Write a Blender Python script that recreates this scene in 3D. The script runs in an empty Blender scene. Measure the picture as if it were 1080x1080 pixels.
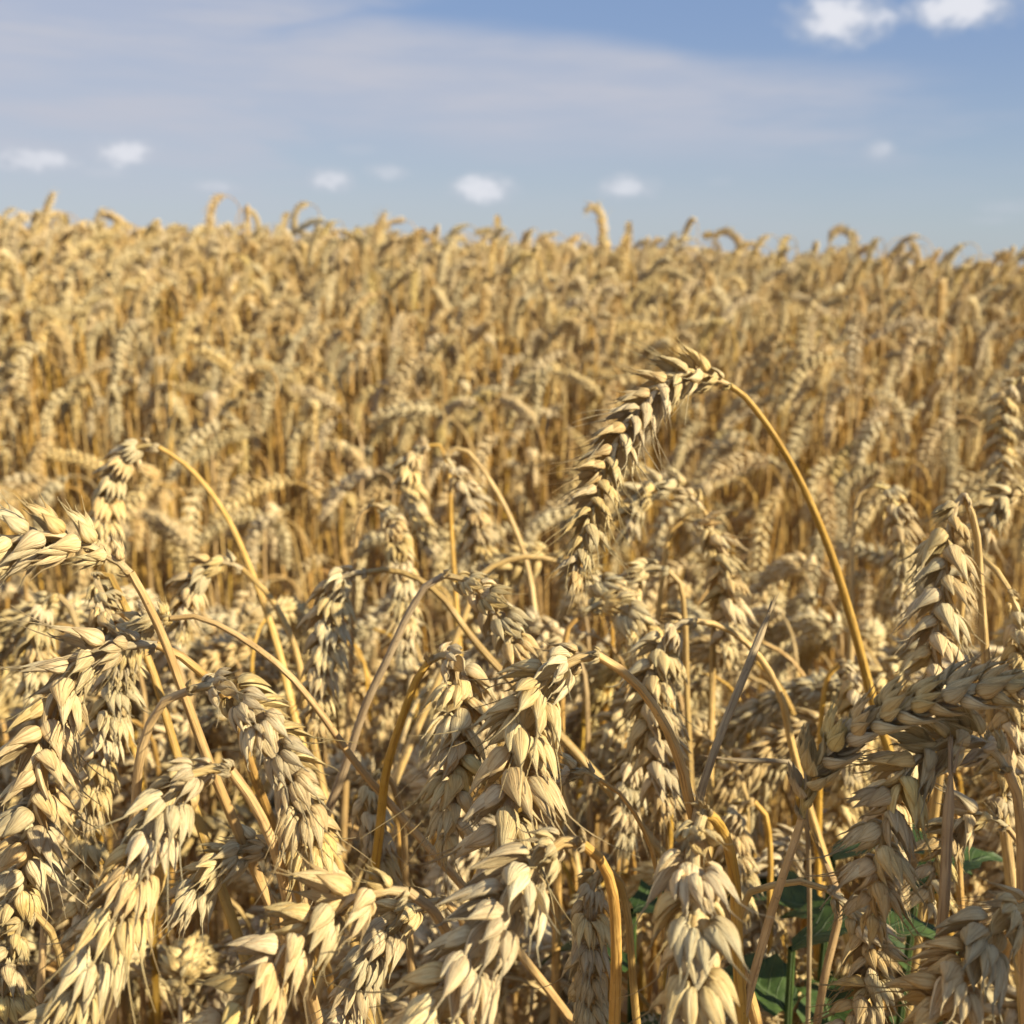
import bpy, math, random
import numpy as np
from mathutils import Vector, Matrix, Euler

S = bpy.context.scene
C = S.collection
R = math.radians
PI = math.pi
rng = random.Random(7)

# ------------------------------------------------------------ camera
CAM_H = 0.80
F = 1158.0                       # focal length in pixels of the 1080 px photograph
cd = bpy.data.cameras.new('camera'); cam = bpy.data.objects.new('camera', cd); C.objects.link(cam)
cd.sensor_width = 36; cd.lens = 36 * F / 1080
cd.clip_start = 0.01; cd.clip_end = 5000
PITCH, ROLL = R(13.0), R(1.0)
cam.matrix_world = Matrix.Translation((0, 0, CAM_H)) @ Matrix.Rotation(R(90) - PITCH, 4, 'X') @ Matrix.Rotation(ROLL, 4, 'Z')
cd.dof.use_dof = True; cd.dof.focus_distance = 0.232
cd.dof.aperture_fstop = cd.lens / 1.5; cd.dof.aperture_blades = 0
S.camera = cam
CM = cam.matrix_world.copy(); CI = CM.inverted()
CR = CM.to_3x3()

def P(px, py, d):
    """the point of the place seen at a pixel of the photograph, d metres in front of the camera"""
    return CM @ Vector(((px - 540) / F * d, (540 - py) / F * d, -d))

def proj(p):
    q = CI @ Vector(p)
    d = -q.z
    if d < 1e-4: return None
    return 540 + q.x / d * F, 540 - q.y / d * F, d

# ------------------------------------------------------------ light
SUN = Vector((0.78, -0.42, 0.52)).normalized()      # towards the sun
w = bpy.data.worlds.new('World'); S.world = w; w.use_nodes = True
nt = w.node_tree; N = nt.nodes; L = nt.links
for n in list(N): N.remove(n)

def nd(N, t, **k):
    n = N.new(t)
    for a, b in k.items(): setattr(n, a, b)
    return n

def mth(N, L, op, a, b=None, c=None, clamp=False):
    n = N.new('ShaderNodeMath'); n.operation = op; n.use_clamp = clamp
    for i, v in enumerate((a, b, c)):
        if v is None: continue
        if isinstance(v, (int, float)): n.inputs[i].default_value = v
        else: L.new(v, n.inputs[i])
    return n.outputs[0]

def mixc(N, L, f, a, b, bt='MIX'):
    n = N.new('ShaderNodeMix'); n.data_type = 'RGBA'; n.blend_type = bt; n.clamp_factor = True
    for i, v in ((0, f), (6, a), (7, b)):
        if isinstance(v, (int, float)): n.inputs[i].default_value = v
        elif isinstance(v, tuple): n.inputs[i].default_value = (*v, 1)
        else: L.new(v, n.inputs[i])
    return n.outputs[2]

def sstep(N, L, v, a, b):
    n = N.new('ShaderNodeMapRange'); n.interpolation_type = 'SMOOTHSTEP'
    L.new(v, n.inputs[0]); n.inputs[1].default_value = a; n.inputs[2].default_value = b
    return n.outputs[0]

sky = nd(N, 'ShaderNodeTexSky', sky_type='NISHITA'); sky.sun_disc = False
sky.sun_elevation = math.asin(SUN.z); sky.sun_rotation = math.atan2(SUN.x, SUN.y)
sky.air_density = 1.0; sky.dust_density = 0.4; sky.ozone_density = 1.2
tc = nd(N, 'ShaderNodeTexCoord')
sep = nd(N, 'ShaderNodeSeparateXYZ'); L.new(tc.outputs['Generated'], sep.inputs[0])
az = mth(N, L, 'ARCTAN2', sep.outputs[0], sep.outputs[1])            # azimuth, 0 = straight ahead, + = right
el = mth(N, L, 'ARCSINE', sep.outputs[2])
cmb = nd(N, 'ShaderNodeCombineXYZ'); L.new(az, cmb.inputs[0]); L.new(el, cmb.inputs[1])
def noise(vec, sx, sy, scale, det=5, rough=.55, off=(0, 0, 0)):
    m = nd(N, 'ShaderNodeMapping'); L.new(vec, m.inputs[0]); m.inputs['Scale'].default_value = (sx, sy, 1); m.inputs['Location'].default_value = off
    t = nd(N, 'ShaderNodeTexNoise'); L.new(m.outputs[0], t.inputs['Vector'])
    t.inputs['Scale'].default_value = scale; t.inputs['Detail'].default_value = det; t.inputs['Roughness'].default_value = rough
    return t.outputs[0]
# thin high veil, thick at upper left, streaked
n1 = noise(cmb.outputs[0], 1, 3.2, 3.2, 4, .45, (1.3, .2, 0))
n2 = noise(cmb.outputs[0], 1, 5, 9, 5, .5, (4, 1, 0))
vz = mth(N, L, 'ADD', mth(N, L, 'MULTIPLY', n1, 1.0), mth(N, L, 'MULTIPLY', n2, .28))
# veil: open blue at the upper right, thick to the left and along a band above the middle
wv = mth(N, L, 'MULTIPLY', mth(N, L, 'SUBTRACT', n1, .5), .10)
elw = mth(N, L, 'ADD', mth(N, L, 'ADD', el, mth(N, L, 'MULTIPLY', az, .05)), wv)
azw = mth(N, L, 'ADD', az, mth(N, L, 'MULTIPLY', mth(N, L, 'SUBTRACT', n2, .5), .35))
top = sstep(N, L, elw, .188, .150)
left = sstep(N, L, azw, -.05, -.26)
right = sstep(N, L, azw, .42, .12)
band = mth(N, L, 'MULTIPLY', mth(N, L, 'MULTIPLY', top, right), mth(N, L, 'ADD', mth(N, L, 'MULTIPLY', sstep(N, L, elw, .06, .14), .75), .25))
n3 = noise(cmb.outputs[0], 1, 7, 5, 6, .6, (9, 2, 0))
fibre = mth(N, L, 'ADD', mth(N, L, 'MULTIPLY', sstep(N, L, n3, .3, .72), .38), .62)
dens = mth(N, L, 'MULTIPLY', mth(N, L, 'MAXIMUM', band, mth(N, L, 'MULTIPLY', left, mth(N, L, 'ADD', mth(N, L, 'MULTIPLY', sstep(N, L, el, .02, .11), .6), .38))), fibre, clamp=True)
# small fair-weather clouds, given by direction
PUFF = [(884, 20, 50, 24, .95), (1014, 8, 48, 20, .95), (38, 168, 42, 13, .75), (132, 162, 40, 15, .8), (352, 190, 26, 12, .8), (110, 181, 22, 7, .35), (510, 199, 36, 15, .85),
        (658, 197, 34, 13, .7), (928, 157, 17, 10, .5), (410, 181, 26, 9, .5), (226, 197, 24, 8, .5), (376, 158, 20, 6, .2), (1062, 218, 26, 9, .3), (760, 192, 18, 6, .15), (1050, 232, 24, 6, .2)]
wob = noise(cmb.outputs[0], 1, 1.4, 38, 6, .62)
wob2 = noise(cmb.outputs[0], 1, 1.4, 14, 3, .5, (7, 3, 0))
puff = None
for (px, py, rx, ry, a) in PUFF:
    d = (P(px, py, 1) - CM.translation).normalized()
    A0, E0 = math.atan2(d.x, d.y), math.asin(d.z)
    dx = mth(N, L, 'DIVIDE', mth(N, L, 'SUBTRACT', az, A0), rx / F)
    dy = mth(N, L, 'DIVIDE', mth(N, L, 'SUBTRACT', el, E0), ry / F)
    # flat base: squash below centre
    r2 = mth(N, L, 'ADD', mth(N, L, 'MULTIPLY', dx, dx), mth(N, L, 'MULTIPLY', dy, dy))
    q = mth(N, L, 'SUBTRACT', mth(N, L, 'SQRT', r2), mth(N, L, 'MULTIPLY', mth(N, L, 'SUBTRACT', wob, .5), 1.5))
    q = mth(N, L, 'SUBTRACT', q, mth(N, L, 'MULTIPLY', mth(N, L, 'SUBTRACT', wob2, .5), .7))
    m = mth(N, L, 'MULTIPLY', sstep(N, L, q, 1.3, .25), a)
    puff = m if puff is None else mth(N, L, 'MAXIMUM', puff, m)
SKYK = 0.060
tint = nd(N, 'ShaderNodeMix', data_type='RGBA', blend_type='MULTIPLY'); tint.inputs[0].default_value = 1
L.new(sky.outputs[0], tint.inputs[6]); tint.inputs[7].default_value = (.86, .92, 1.08, 1)
grad = mixc(N, L, sstep(N, L, el, .0, .22), (4.1, 4.75, 5.45), (2.3, 3.3, 5.4))
c0 = mixc(N, L, .72, tint.outputs[2], grad)
c1 = mixc(N, L, dens, c0, (4.9, 5.1, 5.9))
c2 = mixc(N, L, puff, c1, mixc(N, L, sstep(N, L, mth(N, L, 'ADD', mth(N, L, 'MULTIPLY', puff, .5), mth(N, L, 'MULTIPLY', wob, .6)), .42, .8), (5.3, 5.6, 6.3), (7.5, 7.6, 8.1)))
bg = nd(N, 'ShaderNodeBackground'); L.new(c2, bg.inputs[0]); bg.inputs[1].default_value = SKYK
out = nd(N, 'ShaderNodeOutputWorld'); L.new(bg.outputs[0], out.inputs[0])

sd = bpy.data.lights.new('sun', 'SUN'); sun = bpy.data.objects.new('sun', sd); C.objects.link(sun)
sd.energy = 5.0; sd.angle = R(.55); sd.color = (1, .89, .655)
sun.rotation_euler = (-SUN).to_track_quat('-Z', 'Y').to_euler(); sun.location = SUN * 5
S.view_settings.view_transform = 'Standard'; S.view_settings.look = 'None'
S.view_settings.exposure = 0.84; S.view_settings.gamma = 1
S.cycles.max_bounces = 8; S.cycles.diffuse_bounces = 4; S.cycles.transmission_bounces = 4
S.cycles.use_denoising = True

# ------------------------------------------------------------ materials
def straw_mat(name, a, b, c, rough, trans, ridge, bump, vary=.22):
    m = bpy.data.materials.new(name); m.use_nodes = True
    N = m.node_tree.nodes; L = m.node_tree.links
    for n in list(N): N.remove(n)
    uv = nd(N, 'ShaderNodeUVMap'); uv.uv_map = 'UVMap'
    tc = nd(N, 'ShaderNodeTexCoord'); oi = nd(N, 'ShaderNodeObjectInfo')
    def tex(vec, sc, scale, det=3, rough=.5):
        mp = nd(N, 'ShaderNodeMapping'); L.new(vec, mp.inputs[0]); mp.inputs['Scale'].default_value = sc
        t = nd(N, 'ShaderNodeTexNoise'); L.new(mp.outputs[0], t.inputs['Vector'])
        t.inputs['Scale'].default_value = scale; t.inputs['Detail'].default_value = det; t.inputs['Roughness'].default_value = rough
        return t.outputs[0]
    big = tex(tc.outputs['Object'], (1, 1, 1), 130, 3)
    fib = tex(uv.outputs[0], (1.2, ridge, 1), 1.0, 3, .6)       # fibres run along u
    spk = tex(tc.outputs['Object'], (1, 1, 1), 900, 2)
    col = mixc(N, L, sstep(N, L, big, .35, .68), a, b)
    tone = tex(uv.outputs[0], (.37, .0, 1), 1.0, 0, .5)
    col = mixc(N, L, mth(N, L, 'MULTIPLY', sstep(N, L, tone, .5, .72), .6), col, b)
    col = mixc(N, L, mth(N, L, 'MULTIPLY', sstep(N, L, tone, .42, .25), .5), col, tuple(min(.85, x * 1.18) for x in a))
    col = mixc(N, L, mth(N, L, 'MULTIPLY', sstep(N, L, fib, .46, .66), .8), col, c)
    col = mixc(N, L, mth(N, L, 'MULTIPLY', sstep(N, L, spk, .66, .74), .45), col, tuple(x * .45 for x in c))
    h = nd(N, 'ShaderNodeHueSaturation'); L.new(col, h.inputs['Color'])
    L.new(mth(N, L, 'ADD', mth(N, L, 'MULTIPLY', oi.outputs['Random'], vary * 2), 1 - vary), h.inputs['Value'])
    rr = mth(N, L, 'FRACT', mth(N, L, 'MULTIPLY', oi.outputs['Random'], 7.31))
    L.new(mth(N, L, 'ADD', mth(N, L, 'MULTIPLY', rr, .3), .85), h.inputs['Saturation'])
    L.new(mth(N, L, 'ADD', mth(N, L, 'MULTIPLY', mth(N, L, 'FRACT', mth(N, L, 'MULTIPLY', oi.outputs['Random'], 3.7)), -.014), .509), h.inputs['Hue'])
    p = nd(N, 'ShaderNodeBsdfPrincipled'); L.new(h.outputs[0], p.inputs['Base Color'])
    p.inputs['Roughness'].default_value = rough; p.inputs['Specular IOR Level'].default_value = .35
    bp = nd(N, 'ShaderNodeBump'); bp.inputs['Strength'].default_value = bump; bp.inputs['Distance'].default_value = .0006
    L.new(fib, bp.inputs['Height']); L.new(bp.outputs[0], p.inputs['Normal'])
    tr = nd(N, 'ShaderNodeBsdfTranslucent'); L.new(mixc(N, L, 1.0, h.outputs[0], (1, .88, .6), 'MULTIPLY'), tr.inputs[0]); L.new(bp.outputs[0], tr.inputs['Normal'])
    mx = nd(N, 'ShaderNodeMixShader'); mx.inputs[0].default_value = trans
    L.new(p.outputs[0], mx.inputs[1]); L.new(tr.outputs[0], mx.inputs[2])
    o = nd(N, 'ShaderNodeOutputMaterial'); L.new(mx.outputs[0], o.inputs[0])
    return m

M_EAR = straw_mat('ripe_husk', (.76, .62, .35), (.66, .49, .235), (.46, .30, .13), .55, .16, 22, 1.0, .16)
M_STEM = straw_mat('golden_straw', (.58, .38, .14), (.47, .29, .09), (.30, .17, .06), .48, .06, 10, .8, .2)
M_DRY = straw_mat('grey_dry_straw', (.46, .34, .19), (.36, .25, .13), (.2, .13, .07), .6, .06, 12, .8, .1)
M_LEAF = straw_mat('withered_leaf', (.42, .28, .11), (.30, .18, .065), (.2, .11, .045), .6, .3, 30, .7, .2)

def simple_noise_mat(name, a, b, scale, rough, bump=.3, dist=.002, spec=.3, trans=0):
    m = bpy.data.materials.new(name); m.use_nodes = True
    N = m.node_tree.nodes; L = m.node_tree.links
    p = N['Principled BSDF']
    tc = nd(N, 'ShaderNodeTexCoord'); t = nd(N, 'ShaderNodeTexNoise'); L.new(tc.outputs['Object'], t.inputs['Vector'])
    t.inputs['Scale'].default_value = scale; t.inputs['Detail'].default_value = 8
    L.new(mixc(N, L, sstep(N, L, t.outputs[0], .35, .65), a, b), p.inputs['Base Color'])
    bp = nd(N, 'ShaderNodeBump'); bp.inputs['Strength'].default_value = bump; bp.inputs['Distance'].default_value = dist
    L.new(t.outputs[0], bp.inputs['Height']); L.new(bp.outputs[0], p.inputs['Normal'])
    p.inputs['Roughness'].default_value = rough; p.inputs['Specular IOR Level'].default_value = spec; p.inputs['Sheen Weight'].default_value = 0
    return m
M_SOIL = simple_noise_mat('dry_soil', (.16, .105, .055), (.26, .18, .09), 18, .95, .8, .02)
def weed_mat():
    m = bpy.data.materials.new('weed_leaf'); m.use_nodes = True
    N = m.node_tree.nodes; L = m.node_tree.links; p = N['Principled BSDF']
    uv = nd(N, 'ShaderNodeUVMap'); uv.uv_map = 'UVMap'; sp = nd(N, 'ShaderNodeSeparateXYZ'); L.new(uv.outputs[0], sp.inputs[0])
    c = mth(N, L, 'ABSOLUTE', mth(N, L, 'SUBTRACT', sp.outputs[1], .5))
    rib = sstep(N, L, c, .05, .0)
    vein = mth(N, L, 'SINE', mth(N, L, 'MULTIPLY', mth(N, L, 'SUBTRACT', sp.outputs[0], mth(N, L, 'MULTIPLY', c, .35)), 62))
    vein = sstep(N, L, vein, .82, 1.0)
    tc = nd(N, 'ShaderNodeTexCoord'); t = nd(N, 'ShaderNodeTexNoise'); L.new(tc.outputs['Object'], t.inputs['Vector']); t.inputs['Scale'].default_value = 140; t.inputs['Detail'].default_value = 6
    col = mixc(N, L, sstep(N, L, t.outputs[0], .35, .68), (.028, .052, .010), (.055, .092, .020))
    col = mixc(N, L, sstep(N, L, t.outputs[0], .66, .74), col, (.12, .11, .04))
    col = mixc(N, L, mth(N, L, 'MAXIMUM', rib, mth(N, L, 'MULTIPLY', vein, .5)), col, (.09, .13, .05))
    L.new(col, p.inputs['Base Color']); p.inputs['Roughness'].default_value = .55; p.inputs['Specular IOR Level'].default_value = .3
    bp = nd(N, 'ShaderNodeBump'); bp.inputs['Strength'].default_value = .8; bp.inputs['Distance'].default_value = .0008
    L.new(mth(N, L, 'SUBTRACT', t.outputs[0], mth(N, L, 'MAXIMUM', rib, vein)), bp.inputs['Height']); L.new(bp.outputs[0], p.inputs['Normal'])
    return m
M_WEED = weed_mat()

# ------------------------------------------------------------ terrain
def ground_z(x, y):
    ys = [-40, 0, .45, .8, 1.2, 1.9, 2.5, 3.2, 4.2, 6, 10, 40, 900]
    zs = [0, 0, -.06, -.17, -.12, .03, .135, .14, .12, .05, -.15, -1.6, -8]
    z = np.interp(y, ys, zs)
    return z - .019 * np.clip(x, -6, 6) * np.clip(y / 2.5, 0, 1.5)

# ------------------------------------------------------------ mesh collector
class MB:
    def __init__(s): s.v = []; s.f = []; s.uv = []; s.m = []; s.n = 0
    def add(s, v, f, uv, mat=0):
        s.v.append(np.asarray(v, float)); s.f.append(np.asarray(f, int) + s.n); s.uv.append(np.asarray(uv, float))
        s.m.append(np.full(len(f), mat)); s.n += len(v)
    def mesh(s, name, mats):
        v = np.concatenate(s.v); f = np.concatenate(s.f); uv = np.concatenate(s.uv); mi = np.concatenate(s.m)
        me = bpy.data.meshes.new(name)
        me.vertices.add(len(v)); me.vertices.foreach_set('co', v.ravel())
        nf = len(f); me.loops.add(nf * 4); me.loops.foreach_set('vertex_index', f.ravel())
        me.polygons.add(nf); me.polygons.foreach_set('loop_start', np.arange(nf) * 4)
        me.polygons.foreach_set('material_index', mi); me.polygons.foreach_set('use_smooth', np.ones(nf, bool))
        l = me.uv_layers.new(name='UVMap'); l.data.foreach_set('uv', uv[f.ravel()].ravel())
        for m in mats: me.materials.append(m)
        me.update(calc_edges=True); me.validate()
        return me

def grid_faces(nu, nv):
    i = np.arange(nu - 1)[:, None] * nv + np.arange(nv - 1)[None, :]
    i = i.ravel()
    return np.stack([i, i + 1, i + nv + 1, i + nv], 1)

WU = [0, .05, .16, .36, .6, .78, .9, .97, 1]
WW = [.36, .68, .97, .98, .70, .38, .18, .08, .02]
def scale_shape(Ln, W, To, Ti, bow, hook, r, nu, nv, gap=0., seed=0):
    """one husk: keeled boat, plump below, pointed above; x outward, z along"""
    u = np.linspace(0, 1, nu) ** .92; v = np.linspace(-PI, PI, nv)
    ww = np.interp(u, WU, WW)[:, None]; U = u[:, None]; V = v[None, :]
    wv = 1 + .06 * np.sin(U * 9 + seed) 
    co, si = np.cos(V), np.sin(V)
    th = np.where(co > 0, To * np.abs(co) ** .8, -Ti * np.abs(co))
    keel = .16 * To * np.exp(-(V / .3) ** 2)
    rid = .06 * To * np.cos(V * 9 + seed) * (co > 0) * (1 - .3 * U)
    x = bow * Ln * np.sin(PI * U ** .8) + hook * Ln * U ** 2.2 + (th + keel + rid) * ww ** .8
    y = W * ww * si * wv + .05 * W * np.sin(U * 4 + seed * 2.1)
    z = Ln * U + 0 * V
    z = z + .025 * Ln * np.sin(V * 2 + seed) * ww
    vv = np.stack([x + 0 * V, y, z], -1).reshape(-1, 3)
    uv = np.stack([U + 0 * V + seed * 3.3, V / (2 * PI) + .5 + seed + 0 * U], -1).reshape(-1, 2)
    return vv, uv

def tube(pts, rad, ns=8, v0=0.):
    pts = np.asarray(pts, float); n = len(pts); rad = np.broadcast_to(rad, (n,))
    T = np.gradient(pts, axis=0); T /= np.linalg.norm(T, axis=1)[:, None] + 1e-12
    a = np.array([0, 0, 1.]) if abs(T[0][2]) < .9 else np.array([1., 0, 0])
    u = np.cross(T[0], a); u /= np.linalg.norm(u); us = [u]
    for i in range(1, n):
        u = us[-1] - T[i] * np.dot(us[-1], T[i]); u /= np.linalg.norm(u) + 1e-12; us.append(u)
    us = np.array(us); ws = np.cross(T, us)
    an = np.linspace(0, 2 * PI, ns + 1)
    v = pts[:, None] + rad[:, None, None] * (us[:, None] * np.cos(an)[None, :, None] + ws[:, None] * np.sin(an)[None, :, None])
    s = np.concatenate([[0], np.cumsum(np.linalg.norm(np.diff(pts, axis=0), axis=1))])
    uv = np.stack([np.repeat(s * 60, ns + 1), np.tile(an / 2 / PI + v0, n)], -1)
    return v.reshape(-1, 3), grid_faces(n, ns + 1), uv

def spikelet_parts(rd, hi, awn):
    """list of (verts, faces, uv) in metres, z = away from ear base, x = away from rachis, y = fan"""
    nu, nv = (15, 25) if hi else (6, 8)
    res = []
    spec = []
    fan = rd.uniform(.95, 1.35); op = rd.uniform(-3, 6)
    for s in (-1, 1):
        spec.append((.1, 2.1 * s, 0, 25 * s * fan, 4 + op, 70 * s, 7.6, 2.3, 1.65, .12))
        spec.append((.3, 1.8 * s, .9, 20 * s * fan, 6 + op, 54 * s, 9.8, 1.85, 1.6, .1))
        spec.append((1.0, 1.0 * s, 2.2, 10 * s * fan, 12 + op, 24 * s, 9.4, 1.5, 1.35, .12))
    spec.append((.9, .1, 3.8, rd.uniform(-5, 5), 12 + op, rd.uniform(-30, 30), 8.0, 1.45, 1.2, .15))
    spec.append((1.6, rd.uniform(-1.5, 1.5), 2.6, rd.uniform(-18, 18), 24, rd.uniform(-60, 60), 7.6, 1.35, 1.0, .1))
    spec.append((-.6, 0, 1.4, rd.uniform(-5, 5), -8, 180, 9, 2.6, 1.6, .3))
    for k, (bx, by, bz, ty, tx, ph, Ln, W, To, Ti) in enumerate(spec):
        j = lambda a: rd.uniform(-a, a)
        Ln *= 1 + j(.08); W *= 1 + j(.1); To *= 1 + j(.12)
        ty = R(ty + j(5)); tx = R(tx + j(6)); ph = R(ph + j(14))
        Z = Vector((math.tan(tx), math.tan(ty), 1)).normalized()
        X = Vector((math.cos(ph), math.sin(ph), 0)); X = (X - Z * X.dot(Z)).normalized(); Y = Z.cross(X)
        M = np.array([X, Y, Z]).T
        hook = rd.uniform(-.07, .09)
        bow = rd.uniform(.04, .08)
        vv, uv = scale_shape(Ln, W, To, Ti, bow, hook, 1, nu, nv, 0, rd.uniform(0, 6))
        b = np.array([bx, by, bz])
        vv = (vv @ M.T + b) * .001
        res.append((vv, grid_faces(nu, nv), uv))
        tip = (np.array([hook * Ln, 0, Ln]) @ M.T + b) * .001
        td = (M @ np.array([hook * 2, 0, 1])); td /= np.linalg.norm(td)
        al = 0
        if k not in (0, 3):
            if rd.random() < awn: al = rd.uniform(.006, .015)
            elif hi and rd.random() < .75: al = rd.uniform(.0015, .0045)
        if al:
            n = 7 if hi else 3
            cv = Vector((j(1), j(1), j(1))).normalized() * al * rd.uniform(.1, .5)
            t = np.linspace(-.12, 1, n)
            pts = tip + np.outer(t * al, td) + np.outer(np.sign(t) * t ** 2, np.array(cv))
            res.append(tube(pts, np.linspace(.00022, .00007, n), 4))
    return res

def spikelet_mb(rd, hi, awn):
    b = MB()
    for v, f, uv in spikelet_parts(rd, hi, awn): b.add(v, f, uv)
    return b

rs = random.Random(3)
SPK_HI = [spikelet_mb(rs, True, a).mesh('spikelet', [M_EAR]) for a in (0, 0, 0, .1, .15, .1, .5, .6, .7)]
SPK_LO = [spikelet_mb(rs, False, a) for a in (0, 0, .1, .1, .3, .5)]
SPK_LO = [(np.concatenate(b.v), np.concatenate(b.f), np.concatenate(b.uv)) for b in SPK_LO]

# ------------------------------------------------------------ curves
def catmull(p, m=16):
    """centripetal Catmull-Rom through the points"""
    p = [np.array(tuple(q), float) for q in p]
    if len(p) == 2: p = [p[0], (p[0] + p[1]) / 2, p[1]]
    q = [p[0] * 2 - p[1]] + p + [p[-1] * 2 - p[-2]]
    o = []
    for i in range(1, len(q) - 2):
        a, b, c, d = q[i - 1:i + 3]
        t0 = 0; t1 = t0 + np.linalg.norm(b - a) ** .5; t2 = t1 + np.linalg.norm(c - b) ** .5; t3 = t2 + np.linalg.norm(d - c) ** .5
        for k in range(m):
            t = t1 + (t2 - t1) * k / m
            A1 = (t1 - t) / (t1 - t0) * a + (t - t0) / (t1 - t0) * b
            A2 = (t2 - t) / (t2 - t1) * b + (t - t1) / (t2 - t1) * c
            A3 = (t3 - t) / (t3 - t2) * c + (t - t2) / (t3 - t2) * d
            B1 = (t2 - t) / (t2 - t0) * A1 + (t - t0) / (t2 - t0) * A2
            B2 = (t3 - t) / (t3 - t1) * A2 + (t - t1) / (t3 - t1) * A3
            o.append((t2 - t) / (t2 - t1) * B1 + (t - t1) / (t2 - t1) * B2)
    o.append(p[-1])
    return np.array(o)

def resample(p, n=None, step=None):
    s = np.concatenate([[0], np.cumsum(np.linalg.norm(np.diff(p, axis=0), axis=1))])
    if n is None: n = max(3, int(s[-1] / step) + 1)
    t = np.linspace(0, s[-1], n)
    return np.stack([np.interp(t, s, p[:, k]) for k in range(3)], 1), s[-1]

def ear_layout(path, sideref, roll, sc, rd, twist=0., spread=1.):
    """rachis points and a list of spikelet matrices (4x4 numpy, world) along PATH from base to tip"""
    pitch = .0029 * sc
    pts, Ln = resample(path, step=pitch)
    n = len(pts)
    T = np.gradient(pts, axis=0); T /= np.linalg.norm(T, axis=1)[:, None]
    Sd = np.array(sideref, float); mats = []
    for i in range(n):
        Sd = Sd - T[i] * np.dot(Sd, T[i]); Sd /= np.linalg.norm(Sd)
        a = roll + twist * i / n
        B = np.cross(T[i], Sd)
        X = Sd * math.cos(a) + B * math.sin(a)
        sg = 1 if i % 2 == 0 else -1
        X = X * sg; t = i / (n - 1)
        Y = np.cross(T[i], X)
        k = min(1, .32 + i * .23) if i < 4 else (1 if t < .75 else 1 - .38 * (t - .75) / .25)
        tilt = R((30 if t < .85 else 30 - 18 * (t - .85) / .15) * spread + rd.uniform(-8, 8))
        if i == n - 1: tilt = 0
        yaw = R(rd.uniform(-15, 15))
        Z2 = T[i] * math.cos(tilt) + X * math.sin(tilt)
        Z2 = Z2 + Y * math.sin(yaw); Z2 /= np.linalg.norm(Z2)
        Y2 = np.cross(Z2, X); Y2 /= np.linalg.norm(Y2); X2 = np.cross(Y2, Z2)
        s = .76 * sc * k * rd.uniform(.86, 1.1)
        M = np.eye(4); M[:3, 0] = X2 * s; M[:3, 1] = Y2 * s; M[:3, 2] = Z2 * s
        M[:3, 3] = pts[i] + X * .0004 * sc
        mats.append((M, t))
        pts[i] += X * .0002 * sc
    return pts, mats

# ------------------------------------------------------------ things
def tag(o, label, cat, group=None, kind=None):
    if label: o['label'] = label
    if cat: o['category'] = cat
    if group: o['group'] = group
    if kind: o['kind'] = kind

def obj(name, me, parent=None, mat=None):
    o = bpy.data.objects.new(name, me); C.objects.link(o)
    if parent: o.parent = parent
    if mat is not None: o.matrix_local = mat
    return o

def thing(name, loc, label, cat, group=None):
    e = bpy.data.objects.new(name, None); C.objects.link(e); e.location = loc; e.empty_display_size = .02
    tag(e, label, cat, group); return e

def stem_rad(n, r_top, r_bot, nodes=True):
    t = np.linspace(0, 1, n)
    r = r_top + (r_bot - r_top) * np.clip(t * 2.2, 0, 1)
    return r

def leaf_ribbon(b, base, d0, Ln, W, rd, mat=0, up=.6, n=14, droop=1.6):
    """withered blade: twisted, drooping ribbon with a trough"""
    p = np.array(base, float); d = np.array(d0, float); d = d / np.linalg.norm(d) * math.cos(up) + np.array([0, 0, math.sin(up)])
    side = np.cross(d, [0, 0, 1.]); side /= np.linalg.norm(side) + 1e-9
    tw = rd.uniform(-3.5, 3.5); rows = []
    cols = np.linspace(-1, 1, 5)
    for i in range(n):
        t = i / (n - 1)
        wd = W * (.35 + .65 * min(1, t * 5)) * (1 - t) ** .55 + .0002
        nn = np.cross(side, d); a = tw * t
        s2 = side * math.cos(a) + nn * math.sin(a); n2 = -side * math.sin(a) + nn * math.cos(a)
        cur = 1.1 + .9 * t
        rows.append([p + s2 * wd * math.sin(c * cur) / max(.6, cur) + n2 * wd * .55 * (1 - math.cos(c * cur)) for c in cols])
        d = d + np.array([rd.uniform(-.12, .12), rd.uniform(-.12, .12), -droop / n * (1.2)]); d /= np.linalg.norm(d)
        side = side - d * np.dot(side, d); side /= np.linalg.norm(side)
        p = p + d * Ln / n
    v = np.array(rows).reshape(-1, 3)
    uv = np.array([(i / n * 3, c * .5 + .5) for i in range(n) for c in cols])
    b.add(v, grid_faces(n, 5), uv, mat)

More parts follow.
